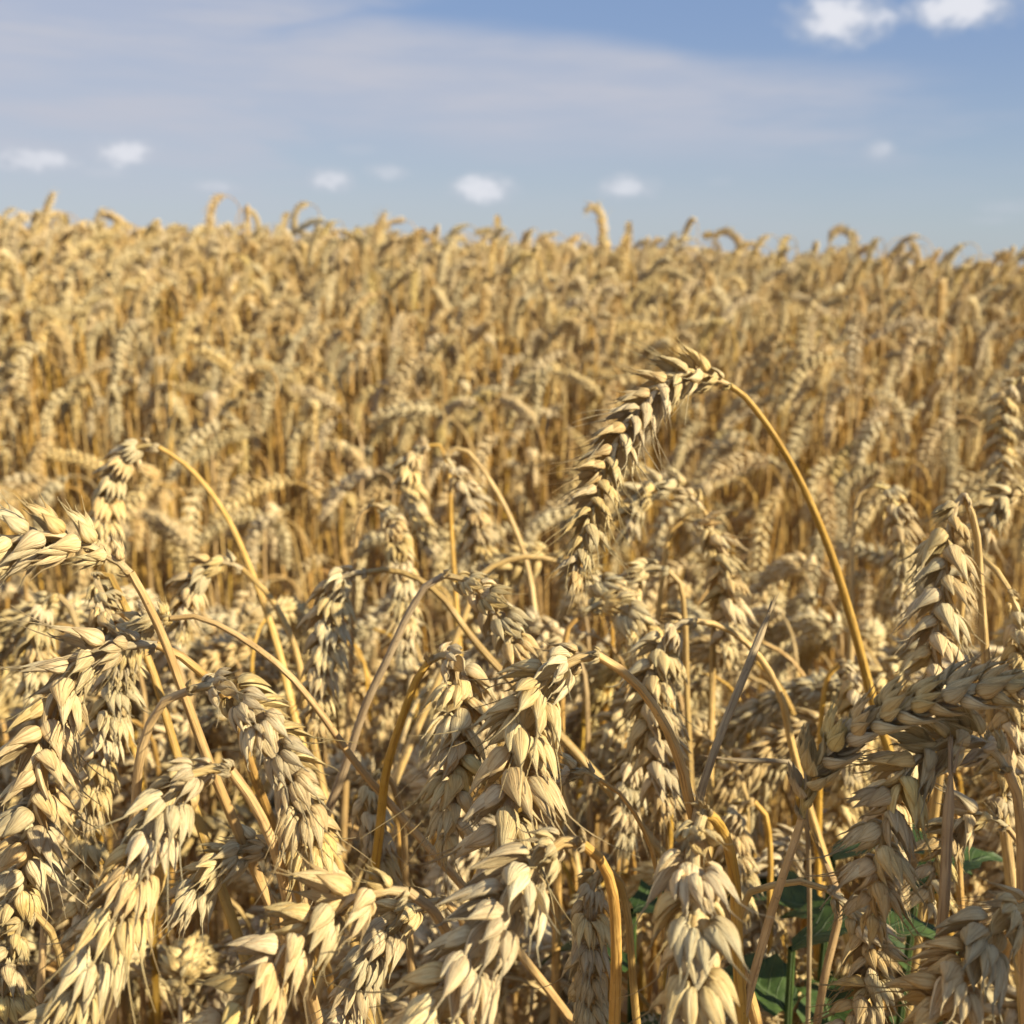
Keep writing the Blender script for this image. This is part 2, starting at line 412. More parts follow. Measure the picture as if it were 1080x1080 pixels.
HERO_GROUP = 'sharp wheat plants of the foreground'
n_hero = 0
def hero(label, ear, stem, wpx, roll=0, twist=0, foot=None, seed=0, awn=0, spread=1., mat_stem=None, name='wheat_plant', group=None):
    """ear: (px,py,d) from base to tip; stem: (px,py,d) from the ear base downwards"""
    global n_hero; n_hero += 1
    rd = random.Random(1000 + seed + n_hero)
    E = [P(*e) for e in ear]; Sp = [E[0]] + [P(*s) for s in stem]
    dlast = (Sp[-1] - Sp[-2]).normalized()
    if dlast.z > -.35: dlast = (dlast + Vector((0, 0, -.8))).normalized()
    q = Sp[-1]
    gz = float(ground_z(q.x, q.y))
    h = q.z - gz
    hd = Vector((dlast.x, dlast.y, 0)); k = min(.5, hd.length)
    f = Vector((q.x + hd.x * h * .28, q.y + hd.y * h * .28 + .02, 0)); f.z = float(ground_z(f.x, f.y)) - .004
    Sp += [q + dlast * h * .25, q.lerp(f, .62) + Vector((hd.x * .02, hd.y * .02, 0)), f]
    root = thing(name, f, label, 'wheat', group or HERO_GROUP)
    o = np.array(f)
    # stem
    path, sl = resample(catmull(Sp), step=.006)
    dm = (wpx * E[0].length * 0 + 1)
    dav = sum(e[2] for e in ear) / len(ear)
    sc = wpx * dav / F / .0146
    t = np.linspace(0, sl, len(path))
    r = (.0008 + .0006 * np.clip(t / .12, 0, 1)) * min(1.15, sc)
    for nk in (.24, .42, .55):
        r += .0006 * np.exp(-((t - nk) / .0035) ** 2)
    b = MB(); v, fc, uv = tube(path - o, r, 10, rd.random() * 9); b.add(v, fc, uv)
    obj('stem', b.mesh('stem', [mat_stem or M_STEM]), root)
    if n_hero % 3 == 0:
        i = int(len(path) * rd.uniform(.22, .4)); a = rd.uniform(0, 2 * PI)
        b = MB(); leaf_ribbon(b, path[i] - o, (math.cos(a), math.sin(a), 0), rd.uniform(.07, .13), rd.uniform(.002, .004), rd, 0, rd.uniform(.3, 1.2), 26, rd.uniform(2, 4))
        obj('dry_leaf', b.mesh('dry_leaf', [M_LEAF]), root)
    # ear
    epath = catmull(E)
    Tm = E[len(E) // 2] - E[len(E) // 2 - 1]
    vd = (E[len(E) // 2] - CM.translation).normalized()
    T0 = (E[1] - E[0]).normalized()
    side = T0.cross(vd).normalized()
    pts, mats = ear_layout(epath, np.array(side), R(roll), sc, rd, R(twist), spread)
    b = MB(); v, fc, uv = tube(pts - o, np.linspace(.0008, .0004, len(pts)) * sc, 6); b.add(v, fc, uv)
    er = obj('ear', b.mesh('ear', [M_EAR]), root)
    for M, t in mats:
        i = rd.choice((0, 1, 2)) if t < .35 else (rd.choice((2, 3, 4, 5)) if t < .7 else rd.choice((3, 5, 6, 7, 8)))
        if awn < 0: i = rd.choice((0, 1, 2))
        elif awn > 0 and rd.random() < awn: i = rd.choice((6, 7, 8))
        M2 = Matrix(M.tolist()); M2.translation -= f
        obj('spikelet', SPK_HI[i], er, M2)
    return root

# ---- foreground plants -------------------------------------------------
H = hero
H('tall lone ear arching highest over the field on a long bare golden stalk',
  [(769, 406, .325), (738, 396, .32), (703, 404, .315), (668, 440, .31), (640, 492, .305), (621, 550, .30), (607, 604, .298)],
  [(781, 414, .326), (803, 440, .33), (838, 496, .337), (872, 572, .345), (897, 650, .352), (918, 730, .36)], 62, 35, 25, awn=.8)
H('plump level ear at the left edge with big shell-like husks, topmost of the left foreground',
  [(138, 604, .235), (112, 585, .234), (75, 570, .232), (30, 567, .23), (-15, 585, .23), (-60, 620, .232)],
  [(150, 625, .236), (172, 672, .24), (195, 735, .245), (215, 790, .25)], 78, 14, 0, awn=-1, spread=.9)
H('fanned ear curving down at far left, ending in a chain of smooth round husks',
  [(165, 680, .245), (125, 682, .242), (85, 700, .238), (58, 745, .235), (45, 800, .232), (38, 860, .232), (28, 915, .234), (12, 965, .236)],
  [(185, 688, .246), (215, 712, .25), (245, 745, .26), (262, 800, .27)], 88, 35, -35, awn=.25)
H('ear hanging just right of the chain of round husks at the left edge',
  [(100, 605, .30), (118, 660, .296), (122, 720, .292), (112, 780, .29), (100, 830, .288), (92, 868, .288)],
  [(110, 600, .30), (132, 640, .297), (160, 705, .295), (185, 790, .295)], 62, 60, 0)
H('small soft-focus ear drooping left from a stalk that sweeps down through the left third',
  [(168, 472, .44), (148, 470, .44), (128, 490, .438), (115, 520, .436), (110, 556, .436), (118, 592, .436)],
  [(200, 494, .44), (236, 540, .437), (262, 595, .43), (290, 672, .425), (308, 745, .42)], 52, 70, 0)
H('short half-shaded ear hunched over the middle of a crossing stalk in the left third',
  [(256, 600, .39), (232, 592, .388), (210, 605, .386), (197, 632, .385), (192, 665, .385)],
  [(285, 630, .385), (312, 685, .38), (322, 740, .38)], 52, 40, 0)
H('pinkish bristly ear bending right and down from a dark bowed stalk, left third',
  [(200, 728, .215), (228, 722, .214), (262, 745, .212), (295, 790, .21), (318, 845, .21), (336, 905, .212), (350, 950, .215)],
  [(178, 735, .216), (156, 768, .218), (146, 810, .222), (143, 850, .228)], 82, 80, 20, awn=.3)
H('long curved stalk sweeping right below the level ear, its own ear mostly hidden',
  [(180, 652, .275), (160, 650, .28), (140, 668, .285), (130, 700, .29), (128, 740, .29)],
  [(205, 650, .275), (240, 664, .274), (298, 705, .274), (335, 748, .276), (368, 795, .28)], 52, 20, 0)
H('large bright ear hanging towards the bottom left corner, long bristles at its right side',
  [(243, 812, .20), (212, 812, .198), (182, 838, .195), (160, 885, .19), (138, 940, .187), (108, 1000, .185), (70, 1065, .185), (40, 1120, .186)],
  [(262, 838, .202), (284, 880, .206), (298, 925, .212), (304, 955, .218)], 98, 85, 15, awn=.35)
H('ear cut by the bottom edge left of centre, slanting up right to its stalk',
  [(430, 940, .19), (392, 942, .188), (345, 962, .185), (300, 1005, .182), (258, 1058, .18), (215, 1110, .18)],
  [(447, 950, .19), (462, 968, .193), (478, 1000, .20), (490, 1060, .21)], 100, 20, 20, awn=.2)
H('shaded grey ear lying level behind the large bright ear of the bottom left',
  [(305, 905, .26), (275, 893, .26), (240, 905, .258), (210, 930, .256), (188, 965, .256)],
  [(315, 920, .26), (322, 960, .262), (325, 1020, .266)], 66, 60, 0)
H('big bright ear hanging straight down at the picture centre from a thick arched stalk',
  [(630, 691, .225), (602, 697, .223), (572, 722, .22), (552, 765, .217), (545, 815, .214), (536, 865, .213), (520, 915, .214)],
  [(646, 700, .226), (672, 722, .228), (697, 757, .231), (716, 800, .235), (728, 850, .24)], 105, 75, -35, awn=.3)
H('largest ear at the bottom just left of centre, wide fan of plump pinkish husks',
  [(612, 888, .195), (588, 890, .192), (560, 922, .186), (530, 968, .18), (497, 1018, .176), (462, 1070, .174), (430, 1130, .174)],
  [(632, 905, .198), (646, 940, .205), (650, 1000, .212), (648, 1080, .22)], 122, 82, 10, awn=.25)
H('ear hanging behind the centre one, left of it, its top a rosette of pink husks',
  [(452, 698, .27), (472, 690, .268), (484, 715, .265), (482, 770, .262), (477, 825, .26), (474, 880, .26)],
  [(440, 715, .272), (425, 755, .275), (408, 810, .28), (400, 880, .285)], 78, 75, 20)
H('ear of smooth swollen grains above the rosette ear, on a greyish left-bowed stalk',
  [(468, 607, .30), (492, 612, .298), (515, 632, .296), (535, 662, .294), (550, 702, .293)],
  [(452, 615, .30), (432, 645, .302), (410, 692, .305), (385, 745, .31), (367, 800, .315)], 68, 65, 0, awn=-1, mat_stem=M_DRY)
H('ear hanging left of centre from a thin stalk that loops out to the right',
  [(385, 604, .36), (362, 608, .357), (350, 640, .355), (343, 680, .353), (338, 722, .352), (335, 758, .352)],
  [(410, 601, .362), (440, 610, .362), (468, 632, .36), (492, 665, .36)], 62, 75, 0)
H('ear behind the tip of the tall lone ear, pale stalk arching from the left',
  [(588, 592, .40), (615, 602, .40), (642, 625, .40), (662, 655, .40), (676, 700, .40)],
  [(562, 587, .40), (532, 592, .40), (505, 608, .40), (490, 650, .40)], 58, 60, 0)
H('blurred ear arching left from a stalk right behind the tall lone ear',
  [(742, 538, .46), (722, 518, .46), (695, 512, .46), (672, 528, .46), (662, 560, .46)],
  [(752, 560, .46), (754, 610, .455), (752, 680, .45)], 50, 45, 0)
H('ear with brush-like right flank hanging beside a straight stalk right of centre',
  [(722, 548, .46), (745, 552, .455), (762, 590, .45), (768, 635, .447), (765, 690, .446)],
  [(708, 560, .46), (700, 600, .462), (690, 680, .465)], 54, 20, 0)
H('half-shaded ear under the thin arched stalk right of centre',
  [(733, 655, .33), (712, 660, .328), (696, 690, .325), (690, 740, .322), (694, 795, .32), (700, 850, .32)],
  [(763, 661, .332), (797, 688, .334), (822, 730, .336), (836, 790, .34)], 72, 50, 20)
H('broad ear facing straight out at the bottom right of centre, folded husks across its top',
  [(742, 858, .19), (735, 880, .184), (733, 925, .178), (735, 975, .174), (733, 1030, .172), (725, 1100, .172)],
  [(752, 862, .196), (766, 885, .206), (775, 930, .215), (778, 1000, .22)], 112, 90, 0, awn=.3)
H('long knobbly ear leaning in the right third with two neat rows of grains',
  [(1016, 522, .29), (1004, 545, .288), (998, 600, .285), (992, 645, .283), (985, 690, .282), (978, 735, .282)],
  [(1028, 552, .292), (1034, 620, .296), (1040, 700, .30)], 78, 12, 10, awn=-1, spread=.75)
H('ear at the right edge below a thin arched stalk, hanging beside the long knobbly ear',
  [(1064, 622, .30), (1074, 650, .30), (1076, 700, .298), (1070, 750, .297), (1064, 800, .296), (1058, 840, .296)],
  [(1052, 603, .302), (1036, 588, .306), (1020, 600, .312), (1012, 660, .318)], 60, 40, 0)
H('brown shaded ear bowing over to the right like a thick rope of grains',
  [(846, 862, .215), (852, 820, .212), (878, 785, .21), (920, 758, .208), (970, 740, .206), (1025, 728, .205), (1085, 722, .206)],
  [(838, 888, .216), (822, 935, .218), (800, 1010, .222), (780, 1085, .226)], 76, 12, 15, awn=-1, spread=.5)
H('shaded feathery ear arching left under the brown rope-like ear near the right edge',
  [(1062, 812, .215), (1040, 785, .214), (1000, 782, .212), (962, 808, .21), (938, 855, .21), (925, 910, .211), (918, 960, .213)],
  [(1072, 835, .217), (1077, 880, .22), (1078, 955, .224)], 92, 60, 0, awn=.3)
H('ear cut by the bottom right corner, grey and bright husks mixed',
  [(1098, 955, .195), (1065, 962, .192), (1035, 995, .19), (1005, 1040, .188), (975, 1090, .187)],
  [(1112, 975, .197), (1122, 1020, .20), (1126, 1090, .205)], 112, 65, 0, awn=.2)
H('small sideways ear at the bottom right, its stalk coming in level from the left',
  [(872, 938, .245), (895, 955, .244), (915, 985, .242), (922, 1025, .24), (905, 1065, .24), (885, 1105, .24)],
  [(850, 930, .246), (820, 933, .248), (795, 938, .25), (775, 980, .26)], 62, 50, 0, awn=.3)
H('small ear tucked under the feathery ear near the right edge on a short curved stalk',
  [(1062, 872, .26), (1035, 858, .26), (1008, 868, .26), (990, 900, .26), (980, 950, .26)],
  [(1072, 880, .26), (1080, 910, .262), (1083, 980, .266)], 58, 25, 0)
H('dark ear at the right edge against the mid field, blurred and hanging straight',
  [(1078, 398, .52), (1066, 408, .52), (1058, 440, .52), (1056, 478, .52), (1058, 515, .52)],
  [(1090, 412, .52), (1098, 450, .52), (1100, 520, .52)], 38, 20, 0)
H('lit ear lying almost level at the right edge above the long knobbly ear',
  [(1090, 522, .42), (1066, 522, .42), (1046, 538, .42), (1036, 566, .42)],
  [(1105, 535, .42), (1112, 580, .42), (1115, 660, .42)], 44, 30, 0)
H('ear filling the bottom left corner under the chain of round husks',
  [(35, 962, .235), (22, 975, .234), (12, 1010, .232), (5, 1050, .232), (-5, 1100, .232)],
  [(48, 972, .236), (62, 1005, .24), (72, 1070, .245)], 66, 20, 0, awn=-1)
H('blurred ear left of centre before the mid field, left one of two close together',
  [(452, 470, .55), (436, 482, .55), (432, 512, .55), (440, 545, .55), (452, 575, .55)],
  [(462, 468, .55), (472, 490, .55), (476, 560, .55)], 42, 60, 0)
H('blurred ear falling to the right beside a thin bowed stalk, left of the picture centre',
  [(470, 480, .52), (485, 505, .52), (498, 535, .52), (506, 570, .52), (510, 600, .52)],
  [(486, 472, .52), (512, 500, .52), (540, 550, .52), (558, 605, .515), (566, 660, .51)], 42, 50, 0)
H('soft ear hanging straight down over the left of centre beneath the two blurred ones',
  [(392, 532, .48), (404, 535, .478), (418, 565, .475), (425, 605, .473), (428, 650, .472), (426, 690, .472)],
  [(380, 545, .48), (374, 590, .482), (372, 650, .485)], 48, 80, 0)
H('thin half-empty ear poking out to the right of the big centre ear',
  [(632, 822, .24), (612, 812, .24), (590, 815, .24), (570, 835, .24)],
  [(655, 838, .242), (675, 868, .245), (690, 905, .25), (700, 980, .255)], 42, 20, 0, awn=.5)
H('deeply shaded ear behind the bottom left-of-centre ear, only its flank catching sun',
  [(470, 950, .235), (440, 955, .234), (405, 985, .232), (380, 1030, .232), (365, 1080, .232)],
  [(482, 960, .236), (496, 1000, .24), (505, 1060, .245)], 76, 70, 0)
H('ear spreading like an open hand under the tip of the tall lone ear',
  [(612, 648, .37), (636, 636, .37), (660, 645, .368), (678, 670, .366), (686, 705, .366)],
  [(600, 660, .37), (594, 700, .372), (592, 780, .376)], 62, 85, 0)
H('ear behind the thin arched stalk at right of centre, splayed husks turned to the sun',
  [(705, 602, .40), (685, 598, .40), (668, 612, .40), (655, 640, .40)],
  [(716, 612, .40), (722, 650, .402), (724, 720, .406)], 54, 85, 0)
H('ear rising behind the long knobbly ear, only its pointed top husks showing',
  [(918, 512, .48), (935, 515, .478), (948, 545, .476), (952, 590, .475), (950, 640, .475)],
  [(906, 522, .48), (900, 560, .482), (898, 640, .485)], 48, 60, 0)
H('dark ear at lower right, hanging beneath the rope-like ear against the green weeds',
  [(985, 800, .29), (962, 800, .29), (945, 830, .288), (936, 880, .286), (932, 940, .286)],
  [(998, 812, .29), (1008, 850, .292), (1012, 930, .296)], 60, 65, 0)

H('deep shaded ear under the right side of the largest bottom ear',
  [(640, 915, .25), (628, 925, .25), (622, 965, .248), (622, 1015, .246), (618, 1080, .246)],
  [(652, 925, .252), (662, 965, .255), (668, 1040, .26)], 66, 70, 0)
H('half-shadowed ear directly above the ear that the bottom edge cuts left of centre',
  [(402, 812, .30), (392, 822, .30), (392, 860, .298), (400, 905, .296), (404, 950, .296)],
  [(412, 822, .302), (424, 860, .305), (428, 930, .31)], 58, 60, 0, awn=.2)
H('ear hanging low in shade behind the thin half-empty ear right of centre',
  [(690, 770, .36), (676, 775, .36), (668, 805, .358), (662, 845, .356), (660, 890, .355)],
  [(702, 782, .36), (708, 820, .362), (706, 900, .366)], 56, 75, 0)
H('small bright ear with splayed tips, low right of the slanting snapped straw',
  [(795, 845, .36), (782, 850, .36), (776, 880, .358), (780, 920, .356), (782, 955, .356)],
  [(806, 856, .36), (812, 890, .362), (812, 960, .366)], 52, 75, 0)
H('half-shaded ear between the chain of round husks and the large bright bottom left ear',
  [(70, 850, .31), (84, 858, .31), (92, 895, .308), (92, 940, .306), (86, 990, .305)],
  [(58, 862, .312), (50, 910, .315), (46, 990, .32)], 58, 50, 0)
H('pale ear low behind the brown rope-like ear, its husks catching the sun',
  [(885, 700, .40), (898, 705, .40), (905, 740, .398), (900, 780, .397), (893, 820, .396)],
  [(874, 712, .402), (866, 760, .405), (864, 840, .41)], 50, 70, 0)
H('ear above the crossing stalks at far left, hanging behind the plump level ear',
  [(62, 628, .38), (50, 632, .38), (42, 660, .378), (38, 695, .376), (34, 730, .376)],
  [(74, 640, .38), (84, 680, .383), (86, 760, .388)], 56, 60, 0)

SK = 'tall ears breaking the skyline'
H('tall ear standing clear of the skyline right of centre, its tip hooked to the left',
  [(637, 268, 2.5), (637, 248, 2.5), (634, 228, 2.5), (627, 217, 2.5), (619, 222, 2.5)],
  [(638, 285, 2.5), (640, 330, 2.5)], 13, 30, 0, group=SK)
H('ear curled over like a ring against the sky in the right fifth of the skyline',
  [(874, 258, 2.5), (880, 245, 2.5), (892, 243, 2.5), (901, 254, 2.5), (903, 270, 2.5)],
  [(871, 275, 2.5), (869, 330, 2.5)], 12, 60, 0, group=SK)
H('ear bent right like a small arch on the skyline, right of the tall hooked one',
  [(752, 256, 2.5), (758, 246, 2.5), (768, 245, 2.5), (778, 253, 2.5), (781, 266, 2.5)],
  [(749, 270, 2.5), (747, 330, 2.5)], 11, 60, 0, group=SK)
H('leftmost ear breaking the skyline, pointing straight up near the left edge',
  [(46, 240, 2.4), (48, 228, 2.4), (51, 216, 2.4), (56, 205, 2.4)],
  [(45, 256, 2.4), (44, 320, 2.4)], 11, 40, 0, group=SK)
H('blunt pale ear rising over the skyline left of centre, below the small clouds',
  [(396, 268, 2.3), (398, 252, 2.3), (401, 238, 2.3), (406, 226, 2.3)],
  [(395, 284, 2.3), (393, 330, 2.3)], 13, 30, 0, group=SK)

# ---- broken straws
def straw(label, pts, r):
    p3 = [P(*p) for p in pts]; q = p3[-1]
    dl = (p3[-1] - p3[-2]).normalized()
    f = Vector((q.x + dl.x * .12, q.y + .03, 0)); f.z = float(ground_z(f.x, f.y)) - .004
    p3 += [q.lerp(f, .5), f]
    path, sl = resample(catmull(p3), step=.006)
    root = thing('broken_straw', f, label, 'straw', 'broken straws without ears')
    t = np.linspace(0, sl, len(path)); rr = r * np.clip(.35 + t / .006, 0, 1)
    b = MB(); v, fc, uv = tube(path - np.array(f), rr, 9); b.add(v, fc, uv)
    obj('stalk', b.mesh('stalk', [M_DRY]), root)
    b = MB(); tp = path[0] - np.array(f); d = path[0] - path[2]; d /= np.linalg.norm(d)
    for k in range(4):
        o = np.array([rng.uniform(-1, 1), rng.uniform(-1, 1), rng.uniform(-.5, 1)]) * r * .7
        pp = np.array([tp + o * .5, tp + o + d * r * 3, tp + o * 2 + d * r * rng.uniform(4, 9)])
        v, fc, uv = tube(pp, np.array([.4, .25, .05]) * r, 4); b.add(v, fc, uv)
    obj('frayed_end', b.mesh('frayed_end', [M_DRY]), root)
straw('grey snapped straw slanting up right of centre, its top frayed to a point', [(812, 645, .25), (785, 712, .245), (755, 788, .24), (736, 850, .238)], .0009)
straw('short upright snapped straw in front of the shaded ears at lower right', [(1003, 815, .20), (999, 880, .2), (993, 985, .202)], .0010)
straw('thin dark slanting straw beside the green weeds at lower right', [(868, 905, .30), (885, 950, .3), (868, 1040, .302)], .0011)
straw('short stub of straw lying almost level at right of centre', [(760, 800, .29), (795, 803, .29), (832, 804, .29), (850, 860, .30)], .0007)

# ------------------------------------------------------------ plant prototypes for the field
DROOP = [168, 172, 150, 178, 125, 170, 162, 176, 140, 168, 80, 174, 158, 180, 168, 110]
def proto(seed):
    rd = random.Random(500 + seed)
    Hh = .70
    droop = R(DROOP[seed % 16] + rd.uniform(-8, 8))
    bendlen = rd.uniform(.03, .07); lean = R(rd.uniform(0, 7))
    earL = rd.uniform(.078, .102); sc = rd.uniform(1.3, 1.5)
    ds = .004; p = np.zeros(3); pts = [p.copy()]
    top = Hh; ang = lean; outp = rd.uniform(-.25, .25)
    stem_len = rd.uniform(.66, .72); s = 0; stemdroop = droop * rd.uniform(.45, .72)
    while s < stem_len:
        k = max(0, (s - (stem_len - bendlen)) / bendlen)
        a = ang + (stemdroop - ang) * (k ** 1.5) + .05 * math.sin(s * 6 + seed)
        d = np.array([math.sin(a), outp * math.sin(a) * .5 + .02 * math.sin(s * 5 + seed), math.cos(a)]); d /= np.linalg.norm(d)
        p = p + d * ds; pts.append(p.copy()); s += ds
    stem = np.array(pts); e = [p.copy()]; s = 0
    while s < earL:
        k = s / earL; a = stemdroop + (droop - stemdroop) * min(1, k * 1.6) ** .9
        d = np.array([math.sin(a), outp * math.sin(a) * .7, math.cos(a)]); d /= np.linalg.norm(d)
        p = p + d * ds; e.append(p.copy()); s += ds
    ear = np.array(e)
    topz = max(stem[:, 2].max(), ear[:, 2].max())
    # stem mesh
    sp, sl = resample(stem, n=48)
    sp = np.concatenate([stem[:1], resample(stem[: int(len(stem) * .82)], n=12)[0][1:-1], resample(stem[int(len(stem) * .82):], n=16)[0]])
    tt = np.linspace(1, 0, len(sp))
    b = MB(); v, f, uv = tube(sp, .0008 + .0006 * np.clip(tt * 2.4, 0, 1), 6, seed * .37); b.add(v, f, uv)
    pr, mats = ear_layout(ear, (0, 1, 0), rd.uniform(0, PI), sc, rd, R(rd.uniform(-40, 40)))
    eb = MB()
    v, f, uv = tube(pr, .0007, 4); eb.add(v, f, uv)
    for M, t in mats:
        i = rd.choice((0, 1, 2)) if t < .5 else rd.choice((2, 3, 4, 5))
        v, f, uv = SPK_LO[i]
        eb.add(v @ M[:3, :3].T + M[:3, 3], f, uv + rd.random() * 5)
    lbs = []
    for k in range(rd.choice((1, 2, 2, 3))):
        lb = MB(); lbs.append(lb)
        h = rd.uniform(.22, .52); i = int(h / .004)
        a = rd.uniform(0, 2 * PI)
        leaf_ribbon(lb, stem[i], (math.cos(a), math.sin(a), 0), rd.uniform(.09, .18), rd.uniform(.0028, .0055), rd, 0, rd.uniform(.2, 1.1), 12, rd.uniform(1.4, 3))
    return dict(stem=b, ear=eb, leaf=lbs, top=topz, earc=ear.mean(0), reach=ear[-1][0])

NP = 16
PR = [proto(i) for i in range(NP)]
PM = [(p['stem'].mesh('stem', [M_STEM]), p['ear'].mesh('ear', [M_EAR]), [l.mesh('dry_leaf', [M_LEAF]) for l in p['leaf']]) for p in PR]
hidden = bpy.data.collections.new('field_sources')          # not linked to the scene: only a source for the far field
for i, p in enumerate(PR):
    b = MB()
    for q, mi in [(p['stem'], 0), (p['ear'], 1)] + [(l, 2) for l in p['leaf']]:
        n0 = b.n
        for v, f, uv in zip(q.v, q.f, q.uv): 
            b.v.append(v); b.uv.append(uv); b.m.append(np.full(len(f), mi))
        for f in q.f: b.f.append(f + n0)
        b.n += q.n
    o = bpy.data.objects.new('wheat_source_%02d' % i, b.mesh('far_wheat', [M_STEM, M_EAR, M_LEAF])); hidden.objects.link(o)

# ------------------------------------------------------------ sowing
def canopy(x, y, rd):
    """height of the arch top above the ground"""
    h = .668 + rd.gauss(0, .032)
    if rd.random() < .03: h += rd.uniform(.02, .06)
    return h + .022 * math.sin(x * 17 + 3 * math.sin(y * 9)) * math.sin(y * 21 + 2 * math.sin(x * 11)) + .014 * math.sin(x * 41 + y * 7) * math.sin(y * 37)
plants = []
def sow(x0, x1, y0, y1, dens, cond):
    st = 1 / math.sqrt(dens)
    y = y0
    while y < y1:
        x = x0
        while x < x1:
            xx = x + rng.uniform(-.5, .5) * st; yy = y + rng.uniform(-.5, .5) * st
            if cond(xx, yy): plants.append((xx, yy, rng.choice([0, 1, 3, 5, 6, 7, 9, 11, 12, 13, 14, 2, 8, 4, 0, rng.choice((10, 2, 15))]) % NP,
                                            rng.gauss(PI * .9, 1.1), canopy(xx, yy, rng), rng.gauss(0, .06), rng.gauss(0, .06)))
            x += st
        y += st
hw = lambda y: .5 * y
sow(-3, 3, .5, 1.1, 190, lambda x, y: abs(x) < hw(y) + .7)
sow(-3, 3, 1.1, 1.6, 330, lambda x, y: abs(x) < hw(y) + .7)
sow(-3, 3, 1.6, 2.6, 430, lambda x, y: abs(x) < hw(y) + .7)
sow(-4, 4, 2.6, 4.6, 480, lambda x, y: abs(x) < hw(y) + .9)
sow(-6, 6, 4.6, 7.5, 190, lambda x, y: abs(x) < hw(y) + 1.2)
sow(-9, 9, 7.5, 13, 70, lambda x, y: abs(x) < hw(y) + 1.5)
# low fill between and under the foreground plants, and the crop to both sides of the camera
near = []
for k in range(150):
    y = rng.uniform(.27, .5); x = rng.uniform(-.5 * y - .16, .5 * y + .16)
    near.append((x, y, rng.randrange(NP), rng.gauss(PI * .9, 1.2), rng.uniform(.55, .615) if y < .36 else rng.uniform(.58, .64), rng.gauss(0, .06), rng.gauss(0, .06)))
side = []
for k in range(150):
    sx = rng.choice((-1, 1)); x = sx * rng.uniform(.24, .75); y = rng.uniform(-.15, .45)
    side.append((x, y, rng.randrange(NP), rng.gauss(PI * .9, 1.2), rng.uniform(.58, .66), rng.gauss(0, .06), rng.gauss(0, .06)))
# unseen plants added right of the frame, ears placed to shade the lower right
for k, (px, py, d, t) in enumerate([(900, 765, .21, .105), (950, 745, .21, .10), (1000, 735, .21, .095), (1050, 725, .21, .10), (870, 800, .21, .115), (930, 800, .21, .12),
                                    (980, 790, .21, .125), (940, 870, .21, .13), (1030, 790, .21, .115), (855, 830, .21, .13), (1060, 960, .19, .12), (920, 905, .21, .14)]):
    Q = P(px, py, d) + SUN * t; i = (3, 5, 7, 13)[k % 4]; rz = rng.uniform(2.2, 4.0)
    q = proj(Q)
    if q and q[0] < 1150: print('occluder in frame', px, py, q); continue
    ec = PR[i]['earc']; gz = float(ground_z(Q.x, Q.y))
    ss = (Q.z - gz) / ec[2]
    side.append((Q.x - (math.cos(rz) * ec[0] - math.sin(rz) * ec[1]) * ss, Q.y - (math.sin(rz) * ec[0] + math.cos(rz) * ec[1]) * ss, i, rz, ss * PR[i]['top'], 0, 0))
for k in range(110):
    y = rng.uniform(.38, .60); x = rng.uniform(-.48 * y - .05, .48 * y + .05)
    if abs(x + .02) < .09 and y < .5: continue
    near.append((x, y, rng.choice((1, 3, 5, 7, 9, 11, 13, 2, 8)), rng.gauss(PI * .9, 1.0), rng.uniform(.66, .71), rng.gauss(0, .06), rng.gauss(0, .06)))
# shade on the lower right comes from plants added for it outside the frame
ALL = plants + near + side

def mat_of(p):
    x, y, i, rz, h, tx, ty = p
    s = h / PR[i]['top']
    z = float(ground_z(x, y))
    # keep the ear's crown, not the foot, over the sown spot
    return (x, y, z - .003), (tx, ty, rz), s
def crown(p):
    loc, rot, s = mat_of(p)
    return Vector(loc) + Euler(rot).to_matrix() @ Vector((PR[p[2]]['reach'] * .6 * s, 0, p[4]))
vis = []
rest = []
for p in ALL:
    c = crown(p); q = proj(c)
    if q and q[2] < .24 and abs(q[0] - 540) < 700 : continue           # would stand in front of the lens
    if q and 215 < q[1] < 1060 and 0 < q[0] < 1080: vis.append((q[2], q, p))
    else: rest.append(p)
vis.sort(key=lambda t: t[0])
NIND = 300 - n_hero
n_ind = 0
ZX = ['left', 'middle', 'right']
for d, q, p in vis:
    if n_ind >= NIND: rest.append(p); continue
    loc, rot, s = mat_of(p)
    dr = DROOP[p[2] % 16]
    form = 'doubled right over' if dr > 163 else ('hanging like a crook' if dr > 130 else 'held out level')
    zone = 'left third' if q[0] < 360 else ('middle third' if q[0] < 720 else 'right third')
    dep = 'low between sharp foreground ears' if d < .52 else ('in first soft rows' if d < .95 else 'in blurred mid field')
    root = thing('wheat_plant', loc, 'ripe wheat plant %s, %s, ear %s' % (dep, zone, form), 'wheat', 'wheat plants %s, %s, %s' % (dep, zone, form))
    root.rotation_euler = rot; root.scale = (s, s, s)
    obj('stem', PM[p[2]][0], root); obj('ear', PM[p[2]][1], root)
    for me in PM[p[2]][2]: obj('dry_leaf', me, root)
    n_ind += 1

